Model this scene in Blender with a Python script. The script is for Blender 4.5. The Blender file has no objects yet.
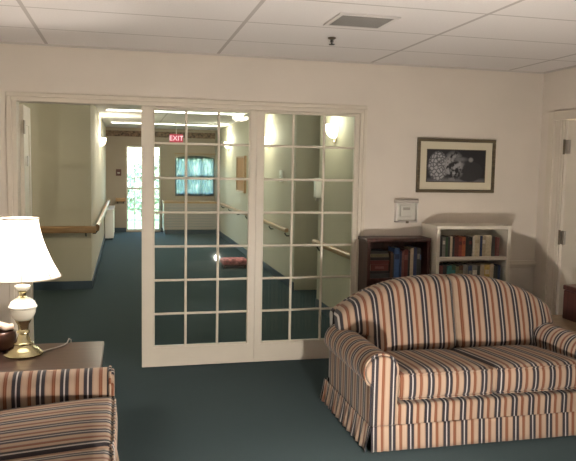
import bpy, bmesh, math, random
from mathutils import Vector, Matrix
random.seed(7)
C = bpy.context.scene.collection
SC = bpy.context.scene
PI = math.pi

# ---------------------------------------------------------------- camera, sky, light, exposure
cam = bpy.data.cameras.new('camera')
camo = bpy.data.objects.new('camera', cam); C.objects.link(camo)
cam.sensor_fit = 'HORIZONTAL'; cam.sensor_width = 36.0; cam.lens = 682.0 / 576.0 * 36.0
cam.clip_start = 0.05; cam.clip_end = 200
RW = ((0.9724, -0.0041, 0.2334), (-0.2328, -0.0938, 0.9680), (0.0180, -0.9956, -0.0921))
camo.matrix_world = Matrix(((RW[0][0], -RW[0][1], -RW[0][2], 0.0),
                            (RW[1][0], -RW[1][1], -RW[1][2], 0.0),
                            (RW[2][0], -RW[2][1], -RW[2][2], 1.56), (0, 0, 0, 1)))
SC.camera = camo

world = bpy.data.worlds.new('sky'); SC.world = world; world.use_nodes = True
wn = world.node_tree.nodes; wl = world.node_tree.links
for n in list(wn): wn.remove(n)
sky = wn.new('ShaderNodeTexSky'); sky.sky_type = 'NISHITA'; sky.sun_disc = False
sky.sun_elevation = math.radians(38); sky.sun_rotation = math.radians(120)
bg = wn.new('ShaderNodeBackground'); bg.inputs['Strength'].default_value = 4.5
wo = wn.new('ShaderNodeOutputWorld')
wl.new(sky.outputs[0], bg.inputs[0]); wl.new(bg.outputs[0], wo.inputs[0])

SC.view_settings.view_transform = 'Standard'
SC.view_settings.look = 'None'
SC.view_settings.gamma = 1.0
SC.view_settings.use_curve_mapping = False
SC.view_settings.exposure = 0.08

LOW_LAMP = 165.0       # bare bulb of the low lamp in front of the striped loveseat
TABLE_LAMP = 22.0     # bulb inside the big table lamp
SCONCE = 34.0          # hallway wall lights
FILL_DOME = 8.0        # added fill light behind the camera
TROFFER = 11.0

# ---------------------------------------------------------------- materials
def mat(name, col, rough=0.6, metal=0.0, noise=0.0, nscale=30, bump=0.0, bscale=120, spec=None, emit=None, estr=0):
    m = bpy.data.materials.new(name); m.use_nodes = True
    nt = m.node_tree; b = nt.nodes['Principled BSDF']
    b.inputs['Base Color'].default_value = (*col, 1)
    b.inputs['Roughness'].default_value = rough; b.inputs['Metallic'].default_value = metal
    if spec is not None: b.inputs['Specular IOR Level'].default_value = spec
    tc = nt.nodes.new('ShaderNodeTexCoord')
    if noise > 0:
        n = nt.nodes.new('ShaderNodeTexNoise'); n.inputs['Scale'].default_value = nscale; n.inputs['Detail'].default_value = 4
        r = nt.nodes.new('ShaderNodeValToRGB')
        r.color_ramp.elements[0].position = 0.3; r.color_ramp.elements[1].position = 0.7
        r.color_ramp.elements[0].color = (*[c * (1 - noise) for c in col], 1)
        r.color_ramp.elements[1].color = (*[min(1, c * (1 + noise)) for c in col], 1)
        nt.links.new(tc.outputs['Object'], n.inputs['Vector']); nt.links.new(n.outputs[0], r.inputs[0])
        nt.links.new(r.outputs[0], b.inputs['Base Color'])
    if bump > 0:
        n2 = nt.nodes.new('ShaderNodeTexNoise'); n2.inputs['Scale'].default_value = bscale
        bp = nt.nodes.new('ShaderNodeBump'); bp.inputs['Strength'].default_value = bump; bp.inputs['Distance'].default_value = 0.004
        nt.links.new(tc.outputs['Object'], n2.inputs['Vector']); nt.links.new(n2.outputs[0], bp.inputs['Height'])
        nt.links.new(bp.outputs[0], b.inputs['Normal'])
    if emit:
        b.inputs['Emission Color'].default_value = (*emit, 1); b.inputs['Emission Strength'].default_value = estr
    return m

def wood(name, dark, light, axis=0, rough=0.4, scale=1.0):
    m = bpy.data.materials.new(name); m.use_nodes = True
    nt = m.node_tree; b = nt.nodes['Principled BSDF']; b.inputs['Roughness'].default_value = rough
    tc = nt.nodes.new('ShaderNodeTexCoord'); mp = nt.nodes.new('ShaderNodeMapping')
    s = [38 * scale] * 3; s[axis] = 2.5 * scale; mp.inputs['Scale'].default_value = s
    n = nt.nodes.new('ShaderNodeTexNoise'); n.inputs['Scale'].default_value = 1.0; n.inputs['Detail'].default_value = 6; n.inputs['Distortion'].default_value = 0.6
    r = nt.nodes.new('ShaderNodeValToRGB')
    r.color_ramp.elements[0].position = 0.32; r.color_ramp.elements[1].position = 0.68
    r.color_ramp.elements[0].color = (*dark, 1); r.color_ramp.elements[1].color = (*light, 1)
    nt.links.new(tc.outputs['Object'], mp.inputs['Vector']); nt.links.new(mp.outputs[0], n.inputs['Vector'])
    nt.links.new(n.outputs[0], r.inputs[0]); nt.links.new(r.outputs[0], b.inputs['Base Color'])
    return m

TAN = (0.285, 0.195, 0.140); NAVY = (0.028, 0.024, 0.029); CREAM = (0.36, 0.33, 0.31); RUST = (0.150, 0.055, 0.028)
def stripes(name, axis, period=0.109, shift=0.0):
    m = bpy.data.materials.new(name); m.use_nodes = True
    nt = m.node_tree; b = nt.nodes['Principled BSDF']; b.inputs['Roughness'].default_value = 0.85
    b.inputs['Specular IOR Level'].default_value = 0.15
    b.inputs['Sheen Weight'].default_value = 0.15
    tc = nt.nodes.new('ShaderNodeTexCoord'); sx = nt.nodes.new('ShaderNodeSeparateXYZ')
    nt.links.new(tc.outputs['Object'], sx.inputs[0])
    a = nt.nodes.new('ShaderNodeMath'); a.operation = 'MULTIPLY_ADD'
    a.inputs[1].default_value = 1 / period; a.inputs[2].default_value = shift + 20
    nt.links.new(sx.outputs[axis], a.inputs[0])
    f = nt.nodes.new('ShaderNodeMath'); f.operation = 'FRACT'; nt.links.new(a.outputs[0], f.inputs[0])
    r = nt.nodes.new('ShaderNodeValToRGB'); cr = r.color_ramp; cr.interpolation = 'CONSTANT'
    seq = [(0.0, NAVY), (0.15, CREAM), (0.215, NAVY), (0.365, TAN), (0.41, (0.33, 0.24, 0.178)), (0.56, RUST), (0.61, (0.19, 0.08, 0.045)), (0.66, RUST), (0.71, TAN), (0.77, (0.33, 0.24, 0.178)), (0.94, TAN)]
    cr.elements[0].position = 0; cr.elements[0].color = (*NAVY, 1)
    cr.elements[1].position = seq[1][0]; cr.elements[1].color = (*CREAM, 1)
    for p, c in seq[2:]:
        e = cr.elements.new(p); e.color = (*c, 1)
    nt.links.new(f.outputs[0], r.inputs[0]); nt.links.new(r.outputs[0], b.inputs['Base Color'])
    n2 = nt.nodes.new('ShaderNodeTexNoise'); n2.inputs['Scale'].default_value = 350
    bp = nt.nodes.new('ShaderNodeBump'); bp.inputs['Strength'].default_value = 0.25; bp.inputs['Distance'].default_value = 0.003
    nt.links.new(tc.outputs['Object'], n2.inputs['Vector']); nt.links.new(n2.outputs[0], bp.inputs['Height'])
    nt.links.new(bp.outputs[0], b.inputs['Normal'])
    return m

def glass_mat(name, tint=(0.93, 0.97, 0.95), refl=0.10):
    m = bpy.data.materials.new(name); m.use_nodes = True
    nt = m.node_tree
    for n in list(nt.nodes): nt.nodes.remove(n)
    o = nt.nodes.new('ShaderNodeOutputMaterial'); mx = nt.nodes.new('ShaderNodeMixShader')
    t = nt.nodes.new('ShaderNodeBsdfTransparent'); t.inputs[0].default_value = (*tint, 1)
    g = nt.nodes.new('ShaderNodeBsdfGlossy'); g.inputs['Roughness'].default_value = 0.02
    lw = nt.nodes.new('ShaderNodeFresnel'); lw.inputs['IOR'].default_value = 1.45
    nt.links.new(lw.outputs[0], mx.inputs[0]); nt.links.new(t.outputs[0], mx.inputs[1]); nt.links.new(g.outputs[0], mx.inputs[2])
    nt.links.new(mx.outputs[0], o.inputs[0])
    return m

def emit_mat(name, col, s):
    m = bpy.data.materials.new(name); m.use_nodes = True
    nt = m.node_tree
    for n in list(nt.nodes): nt.nodes.remove(n)
    o = nt.nodes.new('ShaderNodeOutputMaterial'); e = nt.nodes.new('ShaderNodeEmission')
    e.inputs[0].default_value = (*col, 1); e.inputs[1].default_value = s
    nt.links.new(e.outputs[0], o.inputs[0])
    return m

def shade_mat(name, col):
    m = bpy.data.materials.new(name); m.use_nodes = True
    nt = m.node_tree
    for n in list(nt.nodes): nt.nodes.remove(n)
    o = nt.nodes.new('ShaderNodeOutputMaterial'); mx = nt.nodes.new('ShaderNodeMixShader'); mx.inputs[0].default_value = 0.45
    d = nt.nodes.new('ShaderNodeBsdfDiffuse'); d.inputs[0].default_value = (*col, 1)
    t = nt.nodes.new('ShaderNodeBsdfTranslucent'); t.inputs[0].default_value = (*col, 1)
    nt.links.new(d.outputs[0], mx.inputs[1]); nt.links.new(t.outputs[0], mx.inputs[2]); nt.links.new(mx.outputs[0], o.inputs[0])
    return m

def ceiling_mat():
    m = bpy.data.materials.new('ceiling tile'); m.use_nodes = True
    nt = m.node_tree; b = nt.nodes['Principled BSDF']; b.inputs['Roughness'].default_value = 0.9; b.inputs['Specular IOR Level'].default_value = 0.1
    tc = nt.nodes.new('ShaderNodeTexCoord'); sx = nt.nodes.new('ShaderNodeSeparateXYZ'); nt.links.new(tc.outputs['Object'], sx.inputs[0])
    def line(out, period, off, w):
        a = nt.nodes.new('ShaderNodeMath'); a.operation = 'ADD'; a.inputs[1].default_value = off + 50 * period; nt.links.new(out, a.inputs[0])
        p = nt.nodes.new('ShaderNodeMath'); p.operation = 'PINGPONG'; p.inputs[1].default_value = period / 2; nt.links.new(a.outputs[0], p.inputs[0])
        l = nt.nodes.new('ShaderNodeMath'); l.operation = 'LESS_THAN'; l.inputs[1].default_value = w; nt.links.new(p.outputs[0], l.inputs[0])
        return l.outputs[0]
    # grid lines at x = 0.69 + 1.22 k and y = 4.03 + 0.61 k
    lx = line(sx.outputs[0], 1.22, -0.69, 0.012); ly = line(sx.outputs[1], 0.61, -4.02, 0.008)
    mx = nt.nodes.new('ShaderNodeMath'); mx.operation = 'MAXIMUM'; nt.links.new(lx, mx.inputs[0]); nt.links.new(ly, mx.inputs[1])
    n = nt.nodes.new('ShaderNodeTexNoise'); n.inputs['Scale'].default_value = 90; n.inputs['Detail'].default_value = 6
    nt.links.new(tc.outputs['Object'], n.inputs['Vector'])
    r = nt.nodes.new('ShaderNodeValToRGB'); r.color_ramp.elements[0].color = (0.70, 0.665, 0.655, 1); r.color_ramp.elements[1].color = (0.79, 0.755, 0.745, 1)
    nt.links.new(n.outputs[0], r.inputs[0])
    mc = nt.nodes.new('ShaderNodeMixRGB'); mc.inputs[2].default_value = (0.50, 0.465, 0.45, 1)
    nt.links.new(mx.outputs[0], mc.inputs[0]); nt.links.new(r.outputs[0], mc.inputs[1]); nt.links.new(mc.outputs[0], b.inputs['Base Color'])
    return m

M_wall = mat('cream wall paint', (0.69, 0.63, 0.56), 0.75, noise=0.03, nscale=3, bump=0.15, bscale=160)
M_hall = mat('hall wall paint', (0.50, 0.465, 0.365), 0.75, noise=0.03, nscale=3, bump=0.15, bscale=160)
M_trim = mat('cream trim paint', (0.66, 0.60, 0.51), 0.4, noise=0.02, nscale=8)
M_ceil = ceiling_mat()
M_carpet = mat('dark teal carpet', (0.030, 0.042, 0.044), 0.98, noise=0.35, nscale=140, bump=0.6, bscale=400, spec=0.05)
_b = M_carpet.node_tree.nodes['Principled BSDF']
_b.inputs['Sheen Weight'].default_value = 0.15; _b.inputs['Sheen Roughness'].default_value = 0.45; _b.inputs['Sheen Tint'].default_value = (.55, .80, .90, 1)
M_cove = mat('blue cove base', (0.035, 0.06, 0.085), 0.5)
M_glass = glass_mat('door glass')
M_acrylic = glass_mat('clear acrylic', (0.98, 0.98, 0.97))
M_sx = stripes('striped fabric across', 0)
M_sy = stripes('striped fabric along', 1)
M_brass = mat('polished brass', (0.60, 0.54, 0.33), 0.22, 1.0, noise=0.06, nscale=20)
M_ceramic = mat('cream ceramic', (0.66, 0.64, 0.55), 0.25, noise=0.03, nscale=12)
M_shade = shade_mat('pleated lampshade fabric', (0.66, 0.64, 0.61))
M_darkwood = wood('dark walnut', (0.028, 0.014, 0.010), (0.058, 0.030, 0.022), 0, 0.3)
M_mahog = wood('dark mahogany', (0.040, 0.014, 0.012), (0.085, 0.030, 0.024), 2, 0.4)
M_oak = wood('light oak', (0.30, 0.175, 0.075), (0.45, 0.28, 0.14), 1, 0.4)
M_oakx = wood('light oak crosswise', (0.30, 0.175, 0.075), (0.45, 0.28, 0.14), 0, 0.4)
M_oakz = wood('light oak upright', (0.34, 0.17, 0.07), (0.46, 0.26, 0.12), 2, 0.9)
M_tanwood = wood('tan table wood', (0.22, 0.15, 0.09), (0.33, 0.23, 0.14), 0, 0.35)
M_whitecase = mat('white laminate', (0.62, 0.575, 0.49), 0.5, noise=0.02, nscale=6)
M_metal = mat('brushed steel', (0.45, 0.44, 0.42), 0.35, 1.0)
M_hinge = mat('dull bronze hinge', (0.17, 0.14, 0.10), 0.4, 0.8)
M_black = mat('black metal', (0.02, 0.02, 0.02), 0.5)
M_white = mat('white plastic', (0.72, 0.70, 0.66), 0.4)
M_grey = mat('grey plastic', (0.42, 0.39, 0.355), 0.5)
M_ventgrey = mat('grey vent paint', (0.27, 0.26, 0.25), 0.5)
M_mat = mat('cream picture mat', (0.62, 0.57, 0.44), 0.85)
M_frame = wood('bronze picture frame', (0.06, 0.045, 0.025), (0.13, 0.10, 0.055), 0, 0.4)
M_paper = mat('book pages', (0.55, 0.49, 0.38), 0.9, noise=0.08, nscale=200)
M_bowl = wood('brown bowl wood', (0.05, 0.02, 0.014), (0.10, 0.042, 0.03), 0, 0.3)
M_pink = mat('pale pink cloth', (0.68, 0.52, 0.43), 0.9, bump=0.3, bscale=60)
M_matpink = mat('pink patterned cloth', (0.42, 0.16, 0.17), 0.9, noise=0.75, nscale=16)
M_bulb = emit_mat('bulb glow', (1.0, 0.80, 0.58), 60.0)
M_sconce = emit_mat('frosted sconce glow', (1.0, 0.90, 0.66), 6.0)
M_troffer = emit_mat('lit diffuser', (1.0, 0.95, 0.84), TROFFER)
M_red = emit_mat('exit red', (1.0, 0.10, 0.16), 0.9)
M_exit = emit_mat('exit letters', (1.0, 0.62, 0.68), 1.6)
M_leaf = mat('green leaves', (0.30, 0.39, 0.27), 0.7, noise=0.5, nscale=6)
M_bark = mat('brown bark', (0.14, 0.09, 0.05), 0.9)
M_grass = mat('lawn', (0.16, 0.24, 0.08), 0.95, noise=0.3, nscale=12)
M_border = mat('brown patterned border', (0.17, 0.11, 0.075), 0.8, noise=0.7, nscale=22)

# ---------------------------------------------------------------- mesh helpers
def box(bm, x0, x1, y0, y1, z0, z1, bev=0.0):
    vs = [bm.verts.new((x, y, z)) for x in (x0, x1) for y in (y0, y1) for z in (z0, z1)]
    fs = [bm.faces.new([vs[i] for i in q]) for q in ((0, 1, 3, 2), (4, 6, 7, 5), (0, 4, 5, 1), (2, 3, 7, 6), (0, 2, 6, 4), (1, 5, 7, 3))]
    if bev > 0:
        es = {e for f in fs for e in f.edges}
        bmesh.ops.bevel(bm, geom=list(es), offset=bev, segments=2, profile=0.5, affect='EDGES')
    return bm

def lathe(bm, prof, cx=0, cy=0, seg=32, cap=True):
    rings = []
    for r, z in prof:
        rings.append([bm.verts.new((cx + r * math.cos(2 * PI * i / seg), cy + r * math.sin(2 * PI * i / seg), z)) for i in range(seg)])
    for a, b in zip(rings, rings[1:]):
        for i in range(seg):
            bm.faces.new((a[i], a[(i + 1) % seg], b[(i + 1) % seg], b[i]))
    if cap:
        bm.faces.new(rings[0][::-1]); bm.faces.new(rings[-1])
    return bm

def tube(bm, pts, r, seg=8):
    pts = [Vector(p) for p in pts]; rings = []
    for i, p in enumerate(pts):
        d = (pts[min(i + 1, len(pts) - 1)] - pts[max(i - 1, 0)]).normalized()
        u = d.orthogonal().normalized() if i == 0 else (pu - d * pu.dot(d)).normalized()
        pu = u; v = d.cross(u)
        rings.append([bm.verts.new(p + r * (math.cos(2 * PI * k / seg) * u + math.sin(2 * PI * k / seg) * v)) for k in range(seg)])
    for a, b in zip(rings, rings[1:]):
        for k in range(seg):
            bm.faces.new((a[k], a[(k + 1) % seg], b[(k + 1) % seg], b[k]))
    bm.faces.new(rings[0][::-1]); bm.faces.new(rings[-1])
    return bm

def rbox(bm, lo, hi, r, n=10, fn=None):
    """rounded box on a grid; fn(u,v,w,co) may move vertices (u,v,w in -1..1)"""
    lo = Vector(lo); hi = Vector(hi); c = (lo + hi) / 2; h = (hi - lo) / 2
    cache = {}
    def grid(t, half):                                   # denser towards the edges
        return t
    def vert(u, v, w):
        k = (round(u, 5), round(v, 5), round(w, 5))
        if k in cache: return cache[k]
        p = Vector((u * h.x, v * h.y, w * h.z))
        q = Vector([max(-(h[i] - r), min(h[i] - r, p[i])) for i in range(3)])
        d = p - q
        if d.length > 1e-9:
            # cube point -> sphere direction
            e = Vector((d.x / r, d.y / r, d.z / r)); m = max(abs(e.x), abs(e.y), abs(e.z))
            d = e.normalized() * r * m
        co = c + q + d
        if fn: co = fn(u, v, w, co)
        cache[k] = bm.verts.new(co); return cache[k]
    def ticks(half):
        a = r / half
        e = [-1, -1 + a * 0.25, -1 + a * 0.55, -1 + a]
        mid = [-1 + a + (2 - 2 * a) * i / n for i in range(1, n)]
        return e + mid + [-x for x in reversed(e)]
    T = [ticks(h[i]) for i in range(3)]
    for ax in range(3):
        b, cc = [(1, 2), (2, 0), (0, 1)][ax]
        for s in (-1, 1):
            for i in range(len(T[b]) - 1):
                for j in range(len(T[cc]) - 1):
                    qs = []
                    for (x, y) in ((i, j), (i + 1, j), (i + 1, j + 1), (i, j + 1)):
                        k = [0, 0, 0]; k[ax] = s; k[b] = T[b][x]; k[cc] = T[cc][y]; qs.append(vert(*k))
                    if s < 0: qs.reverse()
                    try: bm.faces.new(qs)
                    except ValueError: pass
    return bm

def prism(bm, poly, axis, a, b):
    """extrude a 2-D polygon along an axis between a and b (axis 1: poly is (x, z))"""
    def P(p, t):
        return {0: (t, p[0], p[1]), 1: (p[0], t, p[1]), 2: (p[0], p[1], t)}[axis]
    A = [bm.verts.new(P(p, a)) for p in poly]; B = [bm.verts.new(P(p, b)) for p in poly]
    bm.faces.new(A); bm.faces.new(B[::-1])
    n = len(poly)
    for i in range(n): bm.faces.new((A[i], B[i], B[(i + 1) % n], A[(i + 1) % n]))
    return bm

def obj(name, bm, m, parent=None, smooth=False, bevel=0.0):
    bmesh.ops.recalc_face_normals(bm, faces=bm.faces)
    me = bpy.data.meshes.new(name); bm.to_mesh(me); bm.free(); me.materials.append(m)
    o = bpy.data.objects.new(name, me); C.objects.link(o)
    if parent: o.parent = parent
    if smooth:
        for p in me.polygons: p.use_smooth = True
        me.set_sharp_from_angle(angle=math.radians(50))
    if bevel > 0:
        b = o.modifiers.new('bevel', 'BEVEL'); b.width = bevel; b.segments = 2; b.limit_method = 'ANGLE'
    return o

def B(name, m, *boxes, parent=None, bev=0.0, bevel=0.0):
    bm = bmesh.new()
    for b in boxes: box(bm, *b, bev=bev)
    return obj(name, bm, m, parent, bevel=bevel)

def tag(o, label, cat, group=None):
    o['label'] = label; o['category'] = cat
    if group: o['group'] = group
    return o

def thing(name, label, cat, loc=(0, 0, 0), rz=0.0, group=None):
    o = bpy.data.objects.new(name, None); C.objects.link(o)
    o.location = loc; o.rotation_euler = (0, 0, rz); o.empty_display_size = 0.1
    return tag(o, label, cat, group)

def struct(name, m, *boxes, bevel=0.0):
    o = B(name, m, *boxes, bevel=bevel); o['kind'] = 'structure'; return o

def point(name, loc, watts, col, r, parent=None):
    l = bpy.data.lights.new(name, 'POINT'); l.energy = watts; l.color = col; l.shadow_soft_size = r
    o = bpy.data.objects.new(name, l); C.objects.link(o); o.location = loc
    if parent: o.parent = parent
    return o

# ---------------------------------------------------------------- the setting
YB = 5.22; ZC = 2.40; XR = 3.47; XL = -1.15; YF = -2.4; HX = 2.10; HE = 16.2
struct('floor', M_carpet, (-2.45, 3.75, YF - .1, HE + .1, -0.08, 0.0))
struct('ceiling', M_ceil, (-2.45, 3.75, YF - .1, HE + .1, ZC, ZC + 0.08))
struct('wall_back', M_wall, (-2.45, -0.785, YB, YB + .13, 0, ZC), (-0.785, 1.865, YB, YB + .13, 2.03, ZC), (1.865, 3.6, YB, YB + .13, 0, ZC))
struct('wall_right', M_wall, (XR, XR + .13, 4.90, YB, 0, ZC), (XR, XR + .13, YF, 4.02, 0, ZC), (XR, XR + .13, 4.02, 4.90, 2.01, ZC))
struct('wall_left', M_wall, (XL - .1, XL, YF, YB, 0, ZC))
struct('wall_front', M_wall, (XL - .1, XR + .13, YF - .1, YF, 0, ZC))
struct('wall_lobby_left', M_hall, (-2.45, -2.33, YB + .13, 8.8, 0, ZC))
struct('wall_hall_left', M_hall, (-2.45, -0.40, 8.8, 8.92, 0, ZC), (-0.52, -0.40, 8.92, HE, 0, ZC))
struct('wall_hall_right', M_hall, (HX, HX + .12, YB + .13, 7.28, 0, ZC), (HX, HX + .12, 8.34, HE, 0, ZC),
       (HX + .12, HX + .42, 7.16, 7.28, 0, ZC), (HX + .12, HX + .42, 8.34, 8.46, 0, ZC), (HX + .42, HX + .54, 7.16, 8.46, 0, ZC))
w1 = (0.045, 0.83, 0.03, 1.99); w2 = (1.16, 2.08, 0.88, 1.76)
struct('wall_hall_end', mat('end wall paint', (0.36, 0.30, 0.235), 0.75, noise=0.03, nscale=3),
       (-0.52, w1[0], HE, HE + .12, 0, ZC), (w1[0], w1[1], HE, HE + .12, 0, w1[2]), (w1[0], w1[1], HE, HE + .12, w1[3], ZC),
       (w1[1], w2[0], HE, HE + .12, 0, ZC), (w2[0], w2[1], HE, HE + .12, 0, w2[2]), (w2[0], w2[1], HE, HE + .12, w2[3], ZC),
       (w2[1], HX + .12, HE, HE + .12, 0, ZC))
struct('ground', M_grass, (-14, 18, HE + .12, 45, -0.35, -0.12))

# trims
struct('baseboard_back', M_trim, (1.90, XR, YB - .014, YB, 0, .10), bevel=.004)
struct('baseboard_right', M_trim, (XR - .014, XR, YF, 3.90, 0, .10), bevel=.004)
struct('baseboard_left', M_trim, (XL, XL + .014, YF, YB, 0, .10), bevel=.004)
struct('baseboard_hall', M_cove, (-2.33, -0.39, 8.788, 8.80, 0, .10), (-0.40, -0.388, 8.80, HE, 0, .10), (-0.388, w1[0], HE - .012, HE, 0, .10),
       (w1[1], HX, HE - .012, HE, 0, .10), (HX - .012, HX, YB + .13, 7.28, 0, .10), (HX - .012, HX, 8.34, HE, 0, .10), (HX + .408, HX + .42, 7.28, 8.34, 0, .10))
struct('trim_1', M_trim, (1.90, XR, YB - .022, YB, .735, .795), (1.90, XR, YB - .032, YB - .022, .752, .778), bevel=.005)      # chair rail, back wall
struct('trim_2', M_trim, (XR - .022, XR, YF, 3.92, .735, .795), bevel=.005)
# casing of the wide opening (stepped profile)
struct('trim_3', M_trim, (-0.81, 1.89, YB - .018, YB, 2.028, 2.058), (-0.785, 1.862, YB - .012, YB, 1.996, 2.028),
       (-0.81, -0.775, YB - .018, YB, 0, 2.028), (-0.775, -0.742, YB - .012, YB, 0, 1.996), (1.862, 1.89, YB - .018, YB, 0, 2.028), (1.834, 1.862, YB - .012, YB, 0, 1.996),
       bevel=.004)
struct('trim_4', M_trim, (-0.785, 1.865, YB, YB + .15, 1.996, 2.03), (-0.785, -0.742, YB, YB + .15, 0, 1.996), (1.834, 1.865, YB, YB + .15, 0, 1.996))
# casing of the right door
struct('trim_5', M_trim, (XR - .030, XR, 5.005, 5.085, 0, 2.055), (XR - .012, XR, 4.90, 5.005, 0, 1.985), (XR - .020, XR - .012, 4.925, 4.955, 0, 1.985), (XR - .030, XR, 3.85, 5.005, 1.985, 2.055),
       (XR - .022, XR, 3.85, 3.935, 0, 1.985), (XR - .014, XR, 3.935, 4.02, 0, 1.985), bevel=.006)
struct('trim_6', M_trim, (XR, XR + .13, 4.885, 4.90, 0, 1.985), (XR, XR + .13, 4.02, 4.035, 0, 1.985), (XR, XR + .13, 4.035, 4.885, 1.985, 2.01))
struct('trim_7', M_border, (-0.40, HX, HE - .008, HE, 2.20, 2.33))
struct('trim_8', mat('ceiling edge trim', (0.55, 0.51, 0.48), .6), (XL, XR, YB - .02, YB, ZC - .012, ZC), (XR - .02, XR, YF, YB - .02, ZC - .012, ZC))

# ---- glazed doors of the partition
def glazed_door(name, x0, x1, gx0, gx1, mx, y, z0, gz0, gz1, z1):
    d = bpy.data.objects.new(name, None); C.objects.link(d); d['kind'] = 'structure'; d.location = ((x0 + x1) / 2, y, z0)
    ox, oy, oz = d.location
    def L(*b): return (b[0] - ox, b[1] - ox, b[2] - oy, b[3] - oy, b[4] - oz, b[5] - oz)
    t = .022
    B('door_frame', M_trim, L(x0, gx0, y - t, y + t, z0, z1), L(gx1, x1, y - t, y + t, z0, z1), L(gx0, gx1, y - t, y + t, z0, gz0), L(gx0, gx1, y - t, y + t, gz1, z1), parent=d)
    # glazing bead round the glass
    e = .012
    B('glazing_bead', M_trim, L(gx0, gx0 + e, y - t * .8, y + t * .8, gz0, gz1), L(gx1 - e, gx1, y - t * .8, y + t * .8, gz0, gz1),
      L(gx0 + e, gx1 - e, y - t * .8, y + t * .8, gz0, gz0 + e), L(gx0 + e, gx1 - e, y - t * .8, y + t * .8, gz1 - e, gz1), parent=d, bevel=.004)
    bm = bmesh.new()
    for x in mx:
        for s in (-1,):
            tube(bm, [(x - ox, -.006, gz0 + e - oz), (x - ox, -.006, gz1 - e - oz)], .0105, 10)
    rows = 7
    for k in range(1, rows):
        z = gz0 + (gz1 - gz0) * k / rows
        tube(bm, [(gx0 + e - ox, -.006, z - oz), (gx1 - e - ox, -.006, z - oz)], .0095, 10)
    obj('muntin', bm, M_trimgloss, d, smooth=True)
    B('glass', M_glass, L(gx0 + e, gx1 - e, y - .001, y + .001, gz0 + e, gz1 - e), parent=d)
    return d
M_trimgloss = mat('cream gloss muntin', (0.66, 0.60, 0.51), 0.25)
glazed_door('door_1', 0.128, 0.998, 0.212, 0.952, (0.459, 0.706), YB + .030, 0.012, 0.160, 1.985, 1.994)
glazed_door('door_2', 1.000, 1.833, 1.050, 1.810, (1.293, 1.545), YB + .030, 0.012, 0.160, 1.985, 1.994)
# folded-back leaf seen almost edge-on at the left jamb
d3 = bpy.data.objects.new('door_3', None); C.objects.link(d3); d3['kind'] = 'structure'; d3.location = (-0.738, 5.40, 0.012)
B('door_leaf', M_trim, (-.02, .02, 0, .08, 0, 1.975), (-.02, .02, .30, .38, 0, 1.975), (-.02, .02, .08, .30, 0, .16), (-.02, .02, .08, .30, 1.83, 1.975), (-.014, .014, .08, .30, .16, 1.83), parent=d3, bevel=.003)
for z in (0.25, 1.0, 1.76):
    B('hinge', M_hinge, (.0205, .026, -.03, .03, z, z + .10), parent=d3)
B('latch', M_white, (.0205, .034, .12, .16, 1.52, 1.60), parent=d3, bevel=.004)
# right door, closed, with hinges
d4 = bpy.data.objects.new('door_4', None); C.objects.link(d4); d4['kind'] = 'structure'; d4.location = (XR + .03, 4.46, 0.01)
B('door_leaf', mat('pale door paint', (0.68, 0.63, 0.54), .45), (-.012, .03, -.42, .42, 0, 1.97), parent=d4, bevel=.003)
for z in (0.24, 0.965, 1.70):
    h = B('hinge', M_metal, (-.030, -.0125, .375, .42, z, z + .11), parent=d4)
    bm = bmesh.new(); tube(bm, [(-.034, .428, z - .005), (-.034, .428, z + .115)], .009, 10); obj('hinge_pin', bm, M_hinge, h, smooth=True)
# door at the back of the hall recess
d5 = bpy.data.objects.new('door_5', None); C.objects.link(d5); d5['kind'] = 'structure'; d5.location = (HX + .40, 7.83, 0.01)
B('door_leaf', mat('grey blue door paint', (0.30, 0.31, 0.30), .5), (-.02, .018, -.44, .44, 0, 2.03), parent=d5, bevel=.003)
bm = bmesh.new(); lathe(bm, [(.012, 0), (.012, .03), (.028, .04), (.028, .06), (.01, .066)], seg=16)
bmesh.ops.rotate(bm, verts=bm.verts, matrix=Matrix.Rotation(-PI / 2, 3, 'Y')); bmesh.ops.translate(bm, verts=bm.verts, vec=(-.02, -.38, 1.0))
obj('door_knob', bm, M_metal, d5, smooth=True)

# ---- hall windows
def window(name, x0, x1, z0, z1, cols, rows):
    w = bpy.data.objects.new(name, None); C.objects.link(w); w['kind'] = 'structure'; w.location = ((x0 + x1) / 2, HE + .05, z0)
    hw = (x1 - x0) / 2; h = z1 - z0; f = .035
    B('window_frame', M_trim, (-hw, -hw + f, -.03, .03, 0, h), (hw - f, hw, -.03, .03, 0, h), (-hw + f, hw - f, -.03, .03, 0, f), (-hw + f, hw - f, -.03, .03, h - f, h), parent=w)
    bs = []
    for i in range(1, cols): x = -hw + 2 * hw * i / cols; bs.append((x - .009, x + .009, -.012, .012, f, h - f))
    for j in range(1, rows):
        z = h * j / rows; t = .022 if j == rows // 2 else .009
        bs.append((-hw + f, hw - f, -.011, .011, z - t, z + t))
    B('window_muntin', M_trim, *bs, parent=w)
    B('window_pane', M_glass, (-hw + f, hw - f, -.002, .002, f, h - f), parent=w)
window('window_1', *w1, 4, 8)
window('window_2', *w2, 3, 2)

# ---------------------------------------------------------------- striped loveseats
def arm_profile(s, grow=0.0):
    """closed (x,z) outline of the rolled arm; s=+1 right, -1 left; outer face at |x|=.755"""
    pts = [(.608 - grow, .150), (.608 - grow, .40)]
    cx, cz, r = .700, .452, .098 + grow
    for k in range(0, 19):
        a = math.radians(200 - k * 13.4)
        pts.append((cx + r * math.cos(a), cz + r * math.sin(a)))
    pts += [(.757 + grow, .375), (.757 + grow, .150)]
    return [(s * x, z) for x, z in pts]

def arch(x):                     # top edge of the back
    u = abs(x - .02) / 0.79
    return 0.866 - 0.238 * u ** 2.7 - 0.01 * u

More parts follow.
